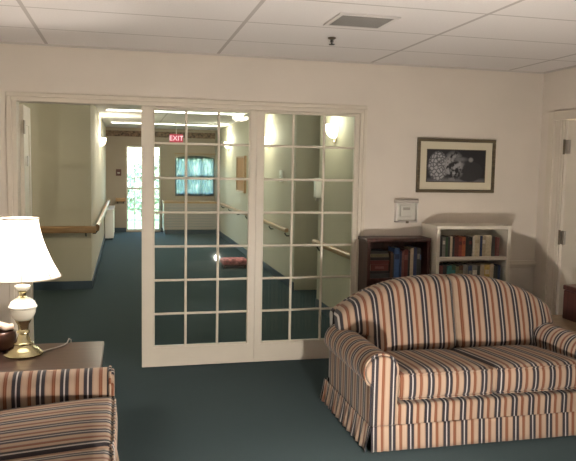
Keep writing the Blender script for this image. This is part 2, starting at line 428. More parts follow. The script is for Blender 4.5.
def make_loveseat():
    t = thing('loveseat', '', 'loveseat', group=None)
    # base rail
    bm = bmesh.new(); rbox(bm, (-.607, .022, .110), (.607, .80, .262), .02, 6); obj('base', bm, M_sx, t, True)
    # seat cushions
    for s in (-1, 1):
        bm = bmesh.new(); x0, x1 = (-.600, -.018) if s < 0 else (-.012, .600)
        def fn(u, v, w, co):
            k = (1 - u ** 4) * (1 - v ** 4)
            co.z += (.018 if w > 0 else 0) * k * max(0, w)
            co.z += .022 - .075 * max(0.0, co.y) * max(0.0, (w + 1) / 2)
            co.y -= .012 * (1 - u ** 4) * max(0, -v) * (1 - w * w)
            return co
        rbox(bm, (x0, .000, .266), (x1, .62, .425), .035, 10, fn); c = obj('seat_cushion', bm, M_sx, t, True)
        bm = bmesh.new()
        for z in (.437, .297):
            tube(bm, [(x0 + .01, .012, z), (x0 + .05, .001, z), (x1 - .05, .001, z), (x1 - .01, .012, z)], .005, 8)
        obj('piping', bm, M_sx, c, True)
    # back: frame + two cushions following the arched top
    bm = bmesh.new(); n = 28; pl = [(-.74, .150), (-.74, .50)]
    for i in range(n + 1):
        x = -.745 + 1.525 * i / n; pl.append((x, arch(x) - .018))
    pl += [(.74, .50), (.74, .150)]
    prism(bm, pl, 1, .80, .885)
    obj('back_frame', bm, M_sx, t, True, bevel=.02)
    for s in (-1, 1):
        bm = bmesh.new(); x0, x1 = (-.585, .036) if s < 0 else (.040, .612)
        def fn(u, v, w, co):
            zz = (co.z - .40) / .50
            x = co.x
            wide = max(0.0, min(1.0, (zz - .30) / .25))           # wings out above the arms
            x = x + (1 if x > 0 else -1) * .170 * wide * max(0, (abs(x) - .1) / .5) ** 1.6
            top = arch(x)
            z = .40 + zz * (top - .40)
            y = co.y + .125 * zz
            y -= .030 * (1 - u ** 4) * (1 - w ** 4) * max(0, -v)
            return Vector((x, y, z))
        rbox(bm, (x0, .53, .40), (x1, .70, .90), .05, 12, fn); obj('back_cushion', bm, M_sx, t, True)
    # arms
    for s in (-1, 1):
        bm = bmesh.new(); prism(bm, arm_profile(s), 1, .030, .80); a = obj('arm', bm, M_sy, t, True, bevel=.006)
        bm = bmesh.new()
        prism(bm, [(x, z) for x, z in arm_profile(s, -.008)], 1, .006, .036)
        obj('arm_front', bm, M_sx, a, True, bevel=.008)
        bm = bmesh.new(); pr = arm_profile(s, .001)
        tube(bm, [(x, .026, z) for x, z in pr], .0065, 8); obj('piping', bm, M_sx, a, True)
    # skirt with pleats near the corners
    def ribbon(bm, pts, z0, z1, flare):
        rows = 5; V = []
        for j in range(rows + 1):
            q = j / rows; z = z1 + (z0 - z1) * q; row = []
            for (x, y, nx, ny, wv) in pts:
                o = flare * q + wv * q
                row.append(bm.verts.new((x + nx * o, y + ny * o, z)))
            V.append(row)
        for a, b in zip(V, V[1:]):
            for i in range(len(pts) - 1): bm.faces.new((a[i], a[i + 1], b[i + 1], b[i]))
    def pl_wave(tt, L, ruffle):
        d = min(tt, L - tt)
        w = .010 * math.cos(d * 2 * PI / .055) * math.exp(-d / .07)
        return w + ruffle * .012 * math.sin(tt * 2 * PI / .075)
    def add_skirt(kind, m):
        bm = bmesh.new(); pts = []
        if kind == 'front':
            N = 220; L = 1.52
            for i in range(N + 1): q = L * i / N; pts.append((-.76 + q, .004, 0, -1, pl_wave(q, L, 0.12)))
        elif kind == 'rear':
            N = 120; L = 1.52
            for i in range(N + 1): q = L * i / N; pts.append((-.76 + q, .892, 0, 1, pl_wave(q, L, .1)))
        else:
            s = -1 if kind == 'left' else 1; N = 160; L = .888
            for i in range(N + 1): q = L * i / N; pts.append((s * .762, .004 + q, s, 0, pl_wave(q, L, .55)))
        ribbon(bm, pts, .012, .152, .012 if kind in ('front', 'rear') else .022)
        o = obj('skirt', bm, m, t, True)
        sd = o.modifiers.new('cloth thickness', 'SOLIDIFY'); sd.thickness = .004
        return o
    add_skirt('front', M_sx); add_skirt('left', M_sy); add_skirt('right', M_sy); add_skirt('rear', M_sx)
    for x in (-.70, .70):
        for y in (.09, .83):
            bm = bmesh.new(); lathe(bm, [(.018, 0), (.024, .06), (.026, .152)], x, y, 14); obj('foot', bm, M_mahog, t, True)
    return t

seatA = make_loveseat()
tag(seatA, 'striped loveseat with arched back in front of the bookcases', 'loveseat', 'striped loveseats')
seatA.location = (2.068, 3.405, 0)

def copy_tree(o, parent=None):
    c = o.copy(); C.objects.link(c)
    if parent: c.parent = parent
    for ch in list(o.children): copy_tree(ch, c)
    return c
seatB = copy_tree(seatA)
tag(seatB, 'striped loveseat in the lower left corner, beside the lamp table', 'loveseat', 'striped loveseats')
seatB.location = (-0.045, 2.735, 0); seatB.rotation_euler = (0, 0, PI / 2)

# ---------------------------------------------------------------- lamp table and its things
lt = thing('end_table', 'dark walnut end table under the big table lamp', 'table', (-0.43, 3.865, 0))
B('table_top', M_darkwood, (-.32, .31, -.295, .305, .472, .50), parent=lt, bevel=.005)
B('apron', M_darkwood, (-.28, .27, -.26, -.24, .39, .472), (-.28, .27, .25, .27, .39, .472), (-.28, -.26, -.24, .25, .39, .472), (.25, .27, -.24, .25, .39, .472), parent=lt)
for x in (-.27, .26):
    for y in (-.25, .26):
        bm = bmesh.new(); box(bm, x - .02, x + .02, y - .02, y + .02, 0, .472)
        for v in bm.verts:
            if v.co.z < .1: v.co.x = x + (v.co.x - x) * .65; v.co.y = y + (v.co.y - y) * .65
        obj('leg', bm, M_darkwood, lt, bevel=.003)

lx, ly = -0.545, 3.94
lamp = thing('table_lamp', 'lit table lamp with white bell shade and brass and cream ceramic base', 'lamp', (lx, ly, .5006))
bm = bmesh.new(); lathe(bm, [(.100, 0), (.104, .006), (.103, .012), (.088, .022), (.083, .030), (.080, .034), (.058, .044), (.050, .060), (.053, .066), (.040, .074), (.034, .094), (.026, .112), (.022, .118)], seg=40)
obj('base', bm, M_brass, lamp, True)
bm = bmesh.new(); lathe(bm, [(.022, .118), (.034, .124), (.034, .134), (.026, .142), (.030, .170), (.040, .186), (.044, .196)], seg=32)
obj('brass_stem', bm, M_brass, lamp, True)
bm = bmesh.new(); lathe(bm, [(.040, .196), (.056, .212), (.066, .236), (.069, .256), (.066, .262)], seg=36)
obj('ceramic_body', bm, M_ceramic, lamp, True)
bm = bmesh.new(); lathe(bm, [(.066, .262), (.074, .266), (.076, .272), (.070, .280), (.062, .298), (.046, .312), (.030, .320)], seg=36)
obj('ceramic_lid', bm, mat('white glazed lid', (.78, .77, .72), .2), lamp, True)
bm = bmesh.new(); lathe(bm, [(.030, .320), (.018, .330), (.020, .345), (.024, .352), (.014, .358)], seg=24); obj('neck', bm, M_brass, lamp, True)
bm = bmesh.new(); lathe(bm, [(.014, .358), (.034, .366), (.042, .376), (.040, .386), (.020, .393), (.012, .396)], seg=28); obj('cap', bm, M_ceramic, lamp, True)
bm = bmesh.new(); lathe(bm, [(.012, .396), (.012, .46), (.018, .465), (.018, .50), (.012, .504)], seg=16); obj('socket', bm, M_brass, lamp, True)
# bell shade: eight gently scalloped panels with seams
bm = bmesh.new(); seg = 96; rows = 22; V = []
shx = -.012
for j in range(rows + 1):
    q = j / rows; z = .758 - .320 * q
    r = .102 + .105 * (q ** 1.75) + .010 * q
    row = []
    for i in range(seg):
        a = 2 * PI * i / seg + .18
        k = abs(math.sin(4 * (a - .18)))
        rr = r * (1 - .022 * (1 - k) * 1.0)
        row.append(bm.verts.new((shx + rr * math.cos(a), rr * math.sin(a), z)))
    V.append(row)
for a, b in zip(V, V[1:]):
    for i in range(seg): bm.faces.new((a[i], a[(i + 1) % seg], b[(i + 1) % seg], b[i]))
shade = obj('shade', bm, M_shade, lamp, True)
bm = bmesh.new()
for (q, rr) in ((0, .103), (1, .2175)):
    z = .758 - .320 * q
    tube(bm, [(shx + rr * math.cos(2 * PI * i / 48), rr * math.sin(2 * PI * i / 48), z) for i in range(49)], .0035, 6)
for p in range(8):
    a = 2 * PI * p / 8 + .18
    tube(bm, [(shx + (.102 + .115 * ((j / 12) ** 1.7)) * .980 * math.cos(a), (.102 + .115 * ((j / 12) ** 1.7)) * .980 * math.sin(a), .758 - .320 * j / 12) for j in range(13)], .0022, 5)
obj('shade_trim', bm, mat('shade seam tape', (.55, .47, .38), .8), shade, True)
bm = bmesh.new()
tube(bm, [(.016, 0, .47), (.07, 0, .55), (.07, 0, .66), (0, 0, .755), (-.07, 0, .66), (-.07, 0, .55), (-.016, 0, .47)], .002, 6)
obj('harp', bm, M_brass, lamp, True)
point('bulb', (-.005, 0, .56), TABLE_LAMP, (1.0, .90, .78), .03, lamp)
bm = bmesh.new()
tube(bm, [(.09, .03, .004), (.12, .06, .004), (.16, .10, .004), (.20, .15, .004), (.215, .20, .005), (.222, .232, .022), (.232, .25, .010), (.235, .262, -.05), (.235, .265, -.30)], .0035, 8)
obj('cord', bm, mat('grey lamp cord', (.30, .29, .26), .5), lamp, True)

bowl = tag(obj('bowl', lathe(bmesh.new(), [(.035, 0), (.050, .004), (.072, .035), (.078, .075), (.074, .105), (.066, .112), (.062, .108), (.068, .08), (.060, .04), (.03, .02)], 0, 0, 32), M_bowl, None, True),
           'round dark brown wooden bowl beside the lamp base at the photo edge', 'bowl')
bowl.location = (-0.675, 4.055, .5006)
bm = bmesh.new()
rbox(bm, (-.055, -.045, -.012), (.058, .045, .012), .010, 6, lambda u, v, w, co: Vector((co.x, co.y, co.z + .03 * u * u * (1 if u < 0 else -.3) + .006 * math.sin(5 * u + 3 * v))))
nap = tag(obj('napkin', bm, M_pink, None, True), 'pale pink folded cloth lying on top of the brown bowl', 'cloth'); nap.location = (-0.668, 4.055, .5 + .138)
nap.rotation_euler = (0, .08, .2)

# ---------------------------------------------------------------- right end table and box
rt = thing('end_table', 'small tan wooden end table behind the right arm of the loveseat', 'table', (3.17, 4.17, 0))
B('table_top', M_tanwood, (-.24, .27, -.26, .26, .468, .496), parent=rt, bevel=.004)
B('apron', M_tanwood, (-.20, .23, -.22, -.20, .40, .468), (-.20, .23, .20, .22, .40, .468), (-.20, -.18, -.20, .20, .40, .468), (.21, .23, -.20, .20, .40, .468), parent=rt)
for x in (-.19, .22):
    for y in (-.21, .21):
        B('leg', M_tanwood, (x - .018, x + .018, y - .018, y + .018, 0, .468), parent=rt)
bx = thing('wooden_box', 'dark brown wooden box standing on the tan end table', 'box', (3.245, 4.20, .4966))
B('box_body', M_mahog, (-.13, .15, -.11, .11, 0, .21), parent=bx, bevel=.008)
B('box_lid', M_mahog, (-.135, .155, -.115, .115, .212, .25), parent=bx, bevel=.01)

# ---------------------------------------------------------------- bookcases
bcB = thing('bookcase', 'low dark mahogany bookcase beside the glass doors', 'bookcase', (1.84, 5.18, 0))
# local: x 0..0.56, y -0.26..0 (front at 4.92)
x0, x1 = 0.0, .528; zt = 1.022
B('side_panel', M_mahog, (x0, x0 + .026, -.205, -.012, 0, zt - .03), parent=bcB, bevel=.003)
B('side_panel', M_mahog, (x1 - .026, x1, -.205, -.012, 0, zt - .03), parent=bcB, bevel=.003)
B('top', M_mahog, (x0 - .012, x1 + .004, -.213, 0, zt - .03, zt), parent=bcB, bevel=.006)
B('back_panel', M_mahog, (x0, x1, -.012, 0, .05, zt - .03), parent=bcB)
for z in (.06, .385, .705):
    B('shelf', M_mahog, (x0 + .026, x1 - .026, -.195, -.012, z - .018, z), parent=bcB)
B('plinth', M_mahog, (x0 + .026, x1 - .026, -.185, -.165, 0, .042), parent=bcB)

bcW = thing('bookcase', 'tall white laminate bookcase under the framed picture', 'bookcase', (2.385, 5.18, 0))
x0, x1 = 0.0, .645; zt = 1.125
B('side_panel', M_whitecase, (x0, x0 + .028, -.28, -.01, 0, zt - .028), parent=bcW, bevel=.002)
B('side_panel', M_whitecase, (x1 - .028, x1, -.28, -.01, 0, zt - .028), parent=bcW, bevel=.002)
B('top', M_whitecase, (x0 - .006, x1 + .006, -.285, 0, zt - .028, zt), parent=bcW, bevel=.003)
B('back_panel', M_whitecase, (x0, x1, -.01, 0, .04, zt - .028), parent=bcW)
for z in (.07, .333, .602, .874):
    B('shelf', M_whitecase, (x0 + .028, x1 - .028, -.272, -.01, z - .026, z), parent=bcW)

COL = {'black': (.018, .018, .02), 'charcoal': (.04, .045, .045), 'grey': (.20, .20, .18), 'cream': (.55, .48, .34), 'beige': (.43, .36, .25), 'maroon': (.12, .026, .022),
       'red': (.27, .05, .032), 'orange': (.42, .11, .04), 'navy': (.025, .045, .11), 'blue': (.05, .11, .26), 'teal': (.03, .16, .15), 'green': (.04, .09, .05),
       'olive': (.15, .13, .07), 'yellow': (.50, .37, .11), 'white': (.62, .58, .50), 'brown': (.10, .05, .03), 'rose': (.20, .08, .07)}
BM = {}
def cover_mat(c):
    if c not in BM: BM[c] = mat(c + ' book cover', COL[c], .5, noise=.18, nscale=45)
    return BM[c]
ORD = ['first', 'second', 'third', 'fourth', 'fifth', 'sixth', 'seventh', 'eighth', 'ninth', 'tenth', 'eleventh', 'twelfth', 'thirteenth', 'fourteenth', 'fifteenth', 'sixteenth', 'seventeenth', 'eighteenth', 'nineteenth', 'twentieth']
def make_book(x, y, z, w, d, h, c, label, group, lie=False, band=None):
    """upright book: spine towards -y; x is its left side, y the spine plane"""
    t = thing('book', label, 'book', (x + w / 2, y, z), 0, group)
    k = .0025; hw = w / 2
    bx_ = [(-hw, -hw + k, k, d, 0, h), (hw - k, hw, k, d, 0, h), (-hw, hw, 0, k, 0, h)]
    if lie:      # lying flat: w is width along the shelf, h the thickness
        bx_ = [(-hw, hw, k, d, 0, k), (-hw, hw, k, d, h - k, h), (-hw, hw, 0, k, 0, h)]
        pg = (-hw + .004, hw - .004, k, d - .004, k, h - k)
    else:
        pg = (-hw + k, hw - k, k, d - .004, .004, h - .004)
    B('cover', cover_mat(c), *bx_, parent=t)
    B('page_block', M_paper, pg, parent=t)
    if band:
        if lie: B('title_band', cover_mat(band), (-hw * .5, hw * .5, -.0008, 0, h * .3, h * .7), parent=t)
        else: B('title_band', cover_mat(band), (-hw * .8, hw * .8, -.0008, 0, h * .62, h * .80), parent=t)
    return t

def row(case, shelf_name, xs, y, z, specs, group):
    x = xs
    for i, (w, h, c, band) in enumerate(specs):
        make_book(x, y + random.uniform(0, .012), z + .0006, w - .0012, random.uniform(.13, .155), h, c,
                  '%s book, %s from the left on the %s' % (c, ORD[i], shelf_name), group, band=band)
        x += w
    return x
wx0 = 2.385 + .032
row(bcW, 'upper shelf of the white bookcase', wx0 + .004, 4.935, .874, [
    (.022, .165, 'charcoal', None), (.012, .150, 'black', None), (.026, .160, 'grey', 'white'), (.020, .155, 'green', None), (.018, .160, 'charcoal', None), (.020, .165, 'cream', None),
    (.020, .150, 'charcoal', None), (.036, .160, 'maroon', None), (.032, .152, 'red', 'maroon'), (.030, .158, 'orange', 'red'), (.028, .152, 'black', None), (.032, .156, 'black', 'maroon'),
    (.018, .165, 'white', None), (.046, .170, 'cream', 'beige'), (.022, .165, 'navy', None), (.032, .165, 'beige', 'white'), (.052, .168, 'cream', None), (.028, .160, 'charcoal', None), (.018, .155, 'maroon', None), (.022, .150, 'rose', None)],
    'books on the upper shelf of the white bookcase')
row(bcW, 'second shelf of the white bookcase', wx0 + .006, 4.940, .602, [
    (.046, .200, 'maroon', None), (.036, .205, 'black', None), (.040, .200, 'teal', None), (.036, .205, 'green', 'teal'), (.030, .190, 'olive', None), (.038, .200, 'brown', 'olive'),
    (.040, .205, 'grey', None), (.034, .195, 'navy', 'grey'), (.046, .200, 'grey', 'white'), (.030, .190, 'charcoal', None), (.038, .205, 'beige', None), (.048, .200, 'yellow', 'cream'), (.034, .208, 'beige', None), (.040, .190, 'charcoal', None), (.020, .195, 'navy', None)],
    'books on the second shelf of the white bookcase')
bx0 = 1.84 + .030
gB = 'books on the top shelf of the brown bookcase'
zz = .705
for i, (h, w, c, band) in enumerate(((.034, .165, 'charcoal', None), (.022, .160, 'black', None), (.052, .150, 'maroon', 'rose'), (.030, .160, 'maroon', None), (.024, .160, 'black', None), (.026, .150, 'olive', None), (.020, .145, 'charcoal', None))):
    make_book(bx0 + .003 + .002 * (i % 3), 5.000, zz + .0006, w, .155, h - .001, c, '%s book lying flat, %s from the bottom of the brown bookcase pile' % (c, ORD[i]), gB, lie=True, band=band)
    zz += h + .0006
row(bcB, 'brown bookcase shelf beside the pile', bx0 + .172, 4.995, .705, [
    (.020, .205, 'brown', None), (.014, .190, 'charcoal', None), (.046, .235, 'blue', 'navy'), (.016, .21, 'navy', None), (.018, .215, 'rose', None), (.034, .225, 'maroon', 'rose'), (.018, .215, 'black', None),
    (.028, .235, 'beige', None), (.030, .240, 'navy', None), (.026, .235, 'charcoal', 'grey'), (.012, .225, 'black', 'blue')],
    gB)

# ---------------------------------------------------------------- things on the back wall and ceiling
pic = thing('framed_picture', 'framed black and white picture with cream mat on the back wall', 'picture', (2.682, YB, 1.597))
hw, hh, f = .352, .222, .026
B('picture_frame', M_frame, (-hw, hw, -.028, -.001, hh - f, hh), (-hw, hw, -.028, -.001, -hh, -hh + f), (-hw, -hw + f, -.028, -.001, -hh + f, hh - f), (hw - f, hw, -.028, -.001, -hh + f, hh - f), parent=pic, bevel=.004)
B('mat_board', M_mat, (-hw + f, hw - f, -.014, -.004, -hh + f, hh - f), parent=pic)
def art_mat():
    m = bpy.data.materials.new('monochrome print'); m.use_nodes = True
    nt = m.node_tree; b = nt.nodes['Principled BSDF']; b.inputs['Roughness'].default_value = .6
    tc = nt.nodes.new('ShaderNodeTexCoord'); N = nt.nodes; Lk = nt.links
    def ell(cx, cz, rx, rz, soft, wob=0.0):
        mp = N.new('ShaderNodeMapping'); mp.inputs['Location'].default_value = (-cx / rx, 0, -cz / rz); mp.inputs['Scale'].default_value = (1 / rx, 0, 1 / rz)
        Lk.new(tc.outputs['Object'], mp.inputs['Vector'])
        ln = N.new('ShaderNodeVectorMath'); ln.operation = 'LENGTH'; Lk.new(mp.outputs[0], ln.inputs[0])
        mr = N.new('ShaderNodeMapRange'); mr.inputs[1].default_value = 1 + soft; mr.inputs[2].default_value = 1 - soft; Lk.new(ln.outputs['Value'], mr.inputs[0])
        return mr.outputs[0]
    vo = N.new('ShaderNodeTexVoronoi'); vo.inputs['Scale'].default_value = 34; vo.feature = 'DISTANCE_TO_EDGE'; Lk.new(tc.outputs['Object'], vo.inputs['Vector'])
    no = N.new('ShaderNodeTexNoise'); no.inputs['Scale'].default_value = 26; no.inputs['Detail'].default_value = 5; Lk.new(tc.outputs['Object'], no.inputs['Vector'])
    vr = N.new('ShaderNodeValToRGB'); vr.color_ramp.elements[0].position = 0.0; vr.color_ramp.elements[1].position = .22
    vr.color_ramp.elements[0].color = (.05, .05, .055, 1); vr.color_ramp.elements[1].color = (.36, .36, .38, 1); Lk.new(vo.outputs[0], vr.inputs[0])
    nr = N.new('ShaderNodeValToRGB'); nr.color_ramp.elements[0].position = .44; nr.color_ramp.elements[1].position = .56
    nr.color_ramp.elements[0].color = (.008, .008, .01, 1); nr.color_ramp.elements[1].color = (.30, .30, .31, 1); Lk.new(no.outputs[0], nr.inputs[0])
    def mix(fac, a, c):
        x = N.new('ShaderNodeMixRGB'); Lk.new(fac, x.inputs[0])
        if isinstance(a, tuple): x.inputs[1].default_value = (*a, 1)
        else: Lk.new(a, x.inputs[1])
        if isinstance(c, tuple): x.inputs[2].default_value = (*c, 1)
        else: Lk.new(c, x.inputs[2])
        return x.outputs[0]
    c = mix(ell(0, -.16, .40, .060, .25), (.012, .012, .016), (.12, .12, .13))
    c = mix(ell(.12, -.045, .125, .085, .06), c, (.022, .022, .026))
    c = mix(ell(-.165, -.005, .085, .115, .12), c, vr.outputs[0])
    c = mix(ell(-.025, 0, .085, .10, .3), c, nr.outputs[0])
    c = mix(ell(.13, .052, .020, .018, .35), c, (.22, .22, .22))
    c = mix(ell(.03, .055, .06, .018, .5), c, (.14, .14, .15))
    Lk.new(c, b.inputs['Base Color'])
    return m
B('print', art_mat(), (-.262, .262, -.0155, -.0142, -.130, .130), parent=pic)
B('bevel_line', M_frame, (-.268, .268, -.0152, -.0141, .130, .136), (-.268, .268, -.0152, -.0141, -.136, -.130), (-.268, -.262, -.0152, -.0141, -.130, .130), (.262, .268, -.0152, -.0141, -.130, .130), parent=pic)

tg = thing('thermostat_guard', 'clear thermostat guard box on the wall above the brown bookcase', 'thermostat', (2.243, YB, 1.222))
B('back_plate', M_white, (-.092, .092, -.010, -.001, -.088, .092), parent=tg)
B('top_bar', M_grey, (-.100, .100, -.055, -.001, .066, .094), parent=tg, bevel=.005)
B('bottom_ledge', M_grey, (-.092, .092, -.055, -.001, -.092, -.080), parent=tg, bevel=.003)
B('side_wall', M_white, (-.092, -.086, -.054, -.011, -.079, .065), (.086, .092, -.054, -.011, -.079, .065), parent=tg)
th_ = B('thermostat', M_white, (-.052, .050, -.036, -.011, -.045, .048), parent=tg, bevel=.006)
B('dial', M_grey, (-.030, .030, -.039, -.0365, .008, .030), parent=th_)
B('lock', M_hinge, (-.012, .012, -.062, -.055, -.098, -.080), parent=tg, bevel=.002)
B('cover', M_acrylic, (-.085, .085, -.052, -.051, -.079, .065), parent=tg)

cv = thing('ceiling_vent', 'square grey louvred vent in the ceiling tiles', 'vent', (1.315, 3.775, ZC))
B('vent_frame', mat('pale vent frame', (.66, .63, .61), .5), (-.178, .178, -.16, -.135, -.010, -.0005), (-.178, .178, .135, .16, -.010, -.0005), (-.178, -.150, -.135, .135, -.010, -.0005), (.150, .178, -.135, .135, -.010, -.0005), parent=cv, bevel=.003)
bs = [(-.150, .150, -.130 + .0225 * k, -.118 + .0225 * k, -.009, -.003) for k in range(12)]
B('louvre', M_ventgrey, *bs, parent=cv)
B('backing', mat('dark duct', (.12, .115, .11), .8), (-.150, .150, -.135, .135, -.0025, -.0006), parent=cv)

sp = thing('ceiling_sprinkler', 'small dark fire sprinkler head under the ceiling', 'sprinkler', (1.309, 4.313, ZC))
bm = bmesh.new(); lathe(bm, [(.026, -.0005), (.028, -.004), (.022, -.010), (.010, -.014)], seg=24); obj('escutcheon', bm, M_hinge, sp, True)
bm = bmesh.new(); lathe(bm, [(.010, -.014), (.010, -.030), (.005, -.032), (.005, -.042), (.019, -.043), (.019, -.046)], seg=16); obj('deflector', bm, M_black, sp, True)

# ---------------------------------------------------------------- hallway
def rail(label, a, b, n, m, hh=1.0):
    """handrail between a and b (x,y) on a wall whose room side is to the given normal n"""
    a = Vector((*a, 0)); b = Vector((*b, 0)); nn = Vector((*n, 0)); mid = (a + b) / 2
    t = thing('handrail', label, 'handrail', (mid.x, mid.y, .70), 0, 'hallway handrails')
    d = (b - a).normalized(); L = (b - a).length
    bm = bmesh.new()
    prof = [(.050, -.035), (.085, -.040), (.092, -.02), (.092, .025), (.080, .042), (.055, .045), (.045, .03), (.045, -.02)]
    A = [bm.verts.new(-d * L / 2 + nn * p + Vector((0, 0, .05 + q * hh))) for p, q in prof]
    Bv = [bm.verts.new(d * L / 2 + nn * p + Vector((0, 0, .05 + q * hh))) for p, q in prof]
    bm.faces.new(A); bm.faces.new(Bv[::-1])
    for i in range(len(prof)): bm.faces.new((A[i], Bv[i], Bv[(i + 1) % len(prof)], A[(i + 1) % len(prof)]))
    obj('rail', bm, m, t)
    k = max(2, int(L / 1.0) + 1) if L > .5 else 2
    for i in range(k):
        e = min(.12, L * .2); s = -L / 2 + e + (L - 2 * e) * i / (k - 1)
        bm = bmesh.new()
        tube(bm, [d * s + nn * .002 + Vector((0, 0, -.03)), d * s + nn * .04 + Vector((0, 0, -.03)), d * s + nn * .066 + Vector((0, 0, .008))], .009, 8)
        obj('bracket', bm, M_black, t, True)
rail('wooden handrail on the hallway wall facing the sitting room', (-2.2, 8.80), (-0.34, 8.80), (0, -1), M_oakx)
rail('wooden handrail running down the left side of the hallway', (-0.40, 8.98), (-0.40, 15.9), (1, 0), M_oak)
rail('wooden handrail on the right hallway wall, nearest the glass doors', (HX, 5.55), (HX, 7.20), (-1, 0), M_oak, .62)
rail('wooden handrail on the right hallway wall, beyond the recess', (HX, 8.50), (HX, 14.7), (-1, 0), M_oak, .62)

rail('short wooden handrail on the end wall left of the tall window', (-0.19, HE), (0.03, HE), (0, -1), M_oakx)

def sconce(label, x, y, z, n, watts=SCONCE):
    t = thing('wall_sconce', label, 'wall light', (x, y, z), 0, 'hallway wall lights')
    bm = bmesh.new(); seg = 14; prof = [(.015, -.085), (.055, -.070), (.088, -.035), (.100, .02), (.104, .06)]
    R = []
    for r, zz in prof:
        R.append([bm.verts.new((n * (r * math.sin(PI * i / seg) + .003), r * math.cos(PI * i / seg), zz)) for i in range(seg + 1)])
    for a, b in zip(R, R[1:]):
        for i in range(seg): bm.faces.new((a[i], a[i + 1], b[i + 1], b[i]))
    obj('glass_bowl', bm, M_sconce, t, True)
    B('back_plate', M_brass, (0.0005 if n > 0 else -.010, .010 if n > 0 else -.0005, -.04, .04, -.12, -.07), parent=t, bevel=.002)
    point('bulb', (n * .16, 0, .10), watts, (1.0, .92, .70), .05, t)
sconce('lit wall sconce on the right hallway wall, nearest the glass doors', HX, 6.72, 1.945, -1, 13.0)
sconce('lit wall sconce in the middle of the right hallway wall', HX, 10.0, 1.95, -1, 24.0)
sconce('lit wall sconce at the far end of the right hallway wall', HX, 14.0, 2.0, -1)
sconce('lit wall sconce on the left side wall of the hallway', -0.40, 12.3, 1.95, 1)

sconce('added unseen fill light in the side lobby left of the open bay, outside the photo', -2.33, 7.1, 1.95, 1)  # added out-of-view lamp that brightens the lobby wall and floor

for i, (y, la) in enumerate(((10.7, 'nearer long lit panel across the hallway ceiling'), (13.9, 'farther long lit panel across the hallway ceiling'))):
    t = thing('ceiling_light', la, 'ceiling light', (.80, y, ZC), 0, 'hallway ceiling lights')
    B('housing', M_white, (-1.05, 1.05, -.17, -.15, -.03, -.0005), (-1.05, 1.05, .15, .17, -.03, -.0005), (-1.05, -1.03, -.15, .15, -.03, -.0005), (1.03, 1.05, -.15, .15, -.03, -.0005), parent=t)
    B('diffuser', M_troffer, (-1.03, 1.03, -.15, .15, -.025, -.012), parent=t)

ex = thing('exit_sign', 'small red lit EXIT sign hanging in the hallway', 'sign', (.975, 13.3, 1.99))
B('sign_box', mat('dark red sign face', (.25, .02, .04), .4, emit=(1, .08, .14), estr=.4), (-.125, .125, -.02, .02, 0, .165), parent=ex, bevel=.006)
bm = bmesh.new(); tube(bm, [(0, 0, .166), (0, 0, ZC - 1.99 - .001)], .008, 8); obj('stem', bm, M_white, ex)
cu = bpy.data.curves.new('exit_text', 'FONT'); cu.body = 'EXIT'; cu.size = .13; cu.extrude = .002; cu.align_x = 'CENTER'; cu.align_y = 'CENTER'
to = bpy.data.objects.new('exit_text', cu); C.objects.link(to)
dg = bpy.context.evaluated_depsgraph_get(); me = bpy.data.meshes.new_from_object(to.evaluated_get(dg))
bpy.data.objects.remove(to); me.materials.clear(); me.materials.append(M_exit)
lo = bpy.data.objects.new('lettering', me); C.objects.link(lo); lo.parent = ex; lo.location = (0, -.0235, .083); lo.rotation_euler = (PI / 2, 0, 0)

bd = thing('notice_board', 'light wooden framed board on the right hallway wall', 'board', (HX, 12.35, 1.12))
B('board_panel', M_oakz, (-.030, -.001, -.40, .40, 0, .60), parent=bd)
B('board_frame', M_oak, (-.045, -.001, -.43, -.401, -.03, .63), (-.045, -.001, .401, .43, -.03, .63), (-.045, -.001, -.401, .401, -.03, -.001), (-.045, -.001, -.401, .401, .601, .63), parent=bd)

tt = thing('thermostat', 'small white thermostat on the right hallway wall', 'thermostat', (HX, 9.09, 1.36))
B('thermostat_body', M_white, (-.03, -.001, -.07, .07, 0, .16), parent=tt, bevel=.006)
B('thermostat_screen', M_grey, (-.0315, -.0302, -.035, .035, .065, .10), parent=tt)

ds = thing('soap_dispenser', 'white hand sanitizer dispenser on the right hallway wall by the recess', 'dispenser', (HX, 7.20, 1.20))
bm = bmesh.new(); rbox(bm, (-.075, -.04, .03), (-.001, .04, .25), .015, 5); obj('dispenser_body', bm, M_white, ds, True)
B('nozzle', M_grey, (-.06, -.03, -.015, .015, 0, .029), parent=ds)
rd = thing('fire_pull_station', 'small dark box on the end wall left of the tall window', 'switch box', (-.12, HE, 1.30))
B('pull_body', mat('brown red box', (.10, .035, .03), .5), (-.06, .06, -.04, -.001, 0, .15), parent=rd, bevel=.004)
B('pull_handle', M_grey, (-.03, .03, -.048, -.0405, .05, .08), parent=rd)

cab = thing('radiator_cover', 'low white radiator cover at the far left end of the hallway', 'radiator cover', (-.29, 15.2, 0))
B('cover_body', M_white, (-.095, .075, -.75, .75, .04, .60), parent=cab)
B('cover_top', M_white, (-.097, .085, -.76, .76, .602, .63), parent=cab, bevel=.004)
B('kick_board', M_cove, (-.09, .06, -.74, .74, 0, .0395), parent=cab)
r2 = thing('radiator_cover', 'long grey radiator cover under the wide window at the end of the hallway', 'radiator cover', (1.47, 15.9, 0))
B('cover_body', mat('grey radiator paint', (.34, .30, .27), .5), (-.60, .60, -.25, .25, .10, .70), parent=r2)
B('cover_top', M_oakx, (-.61, .61, -.26, .26, .7005, .74), parent=r2, bevel=.004)
B('grille', M_ventgrey, *[(-.56, .56, -.256, -.2505, .16 + .06 * k, .185 + .06 * k) for k in range(8)], parent=r2)
B('kick_board', M_cove, (-.58, .58, -.22, .22, 0, .099), parent=r2)

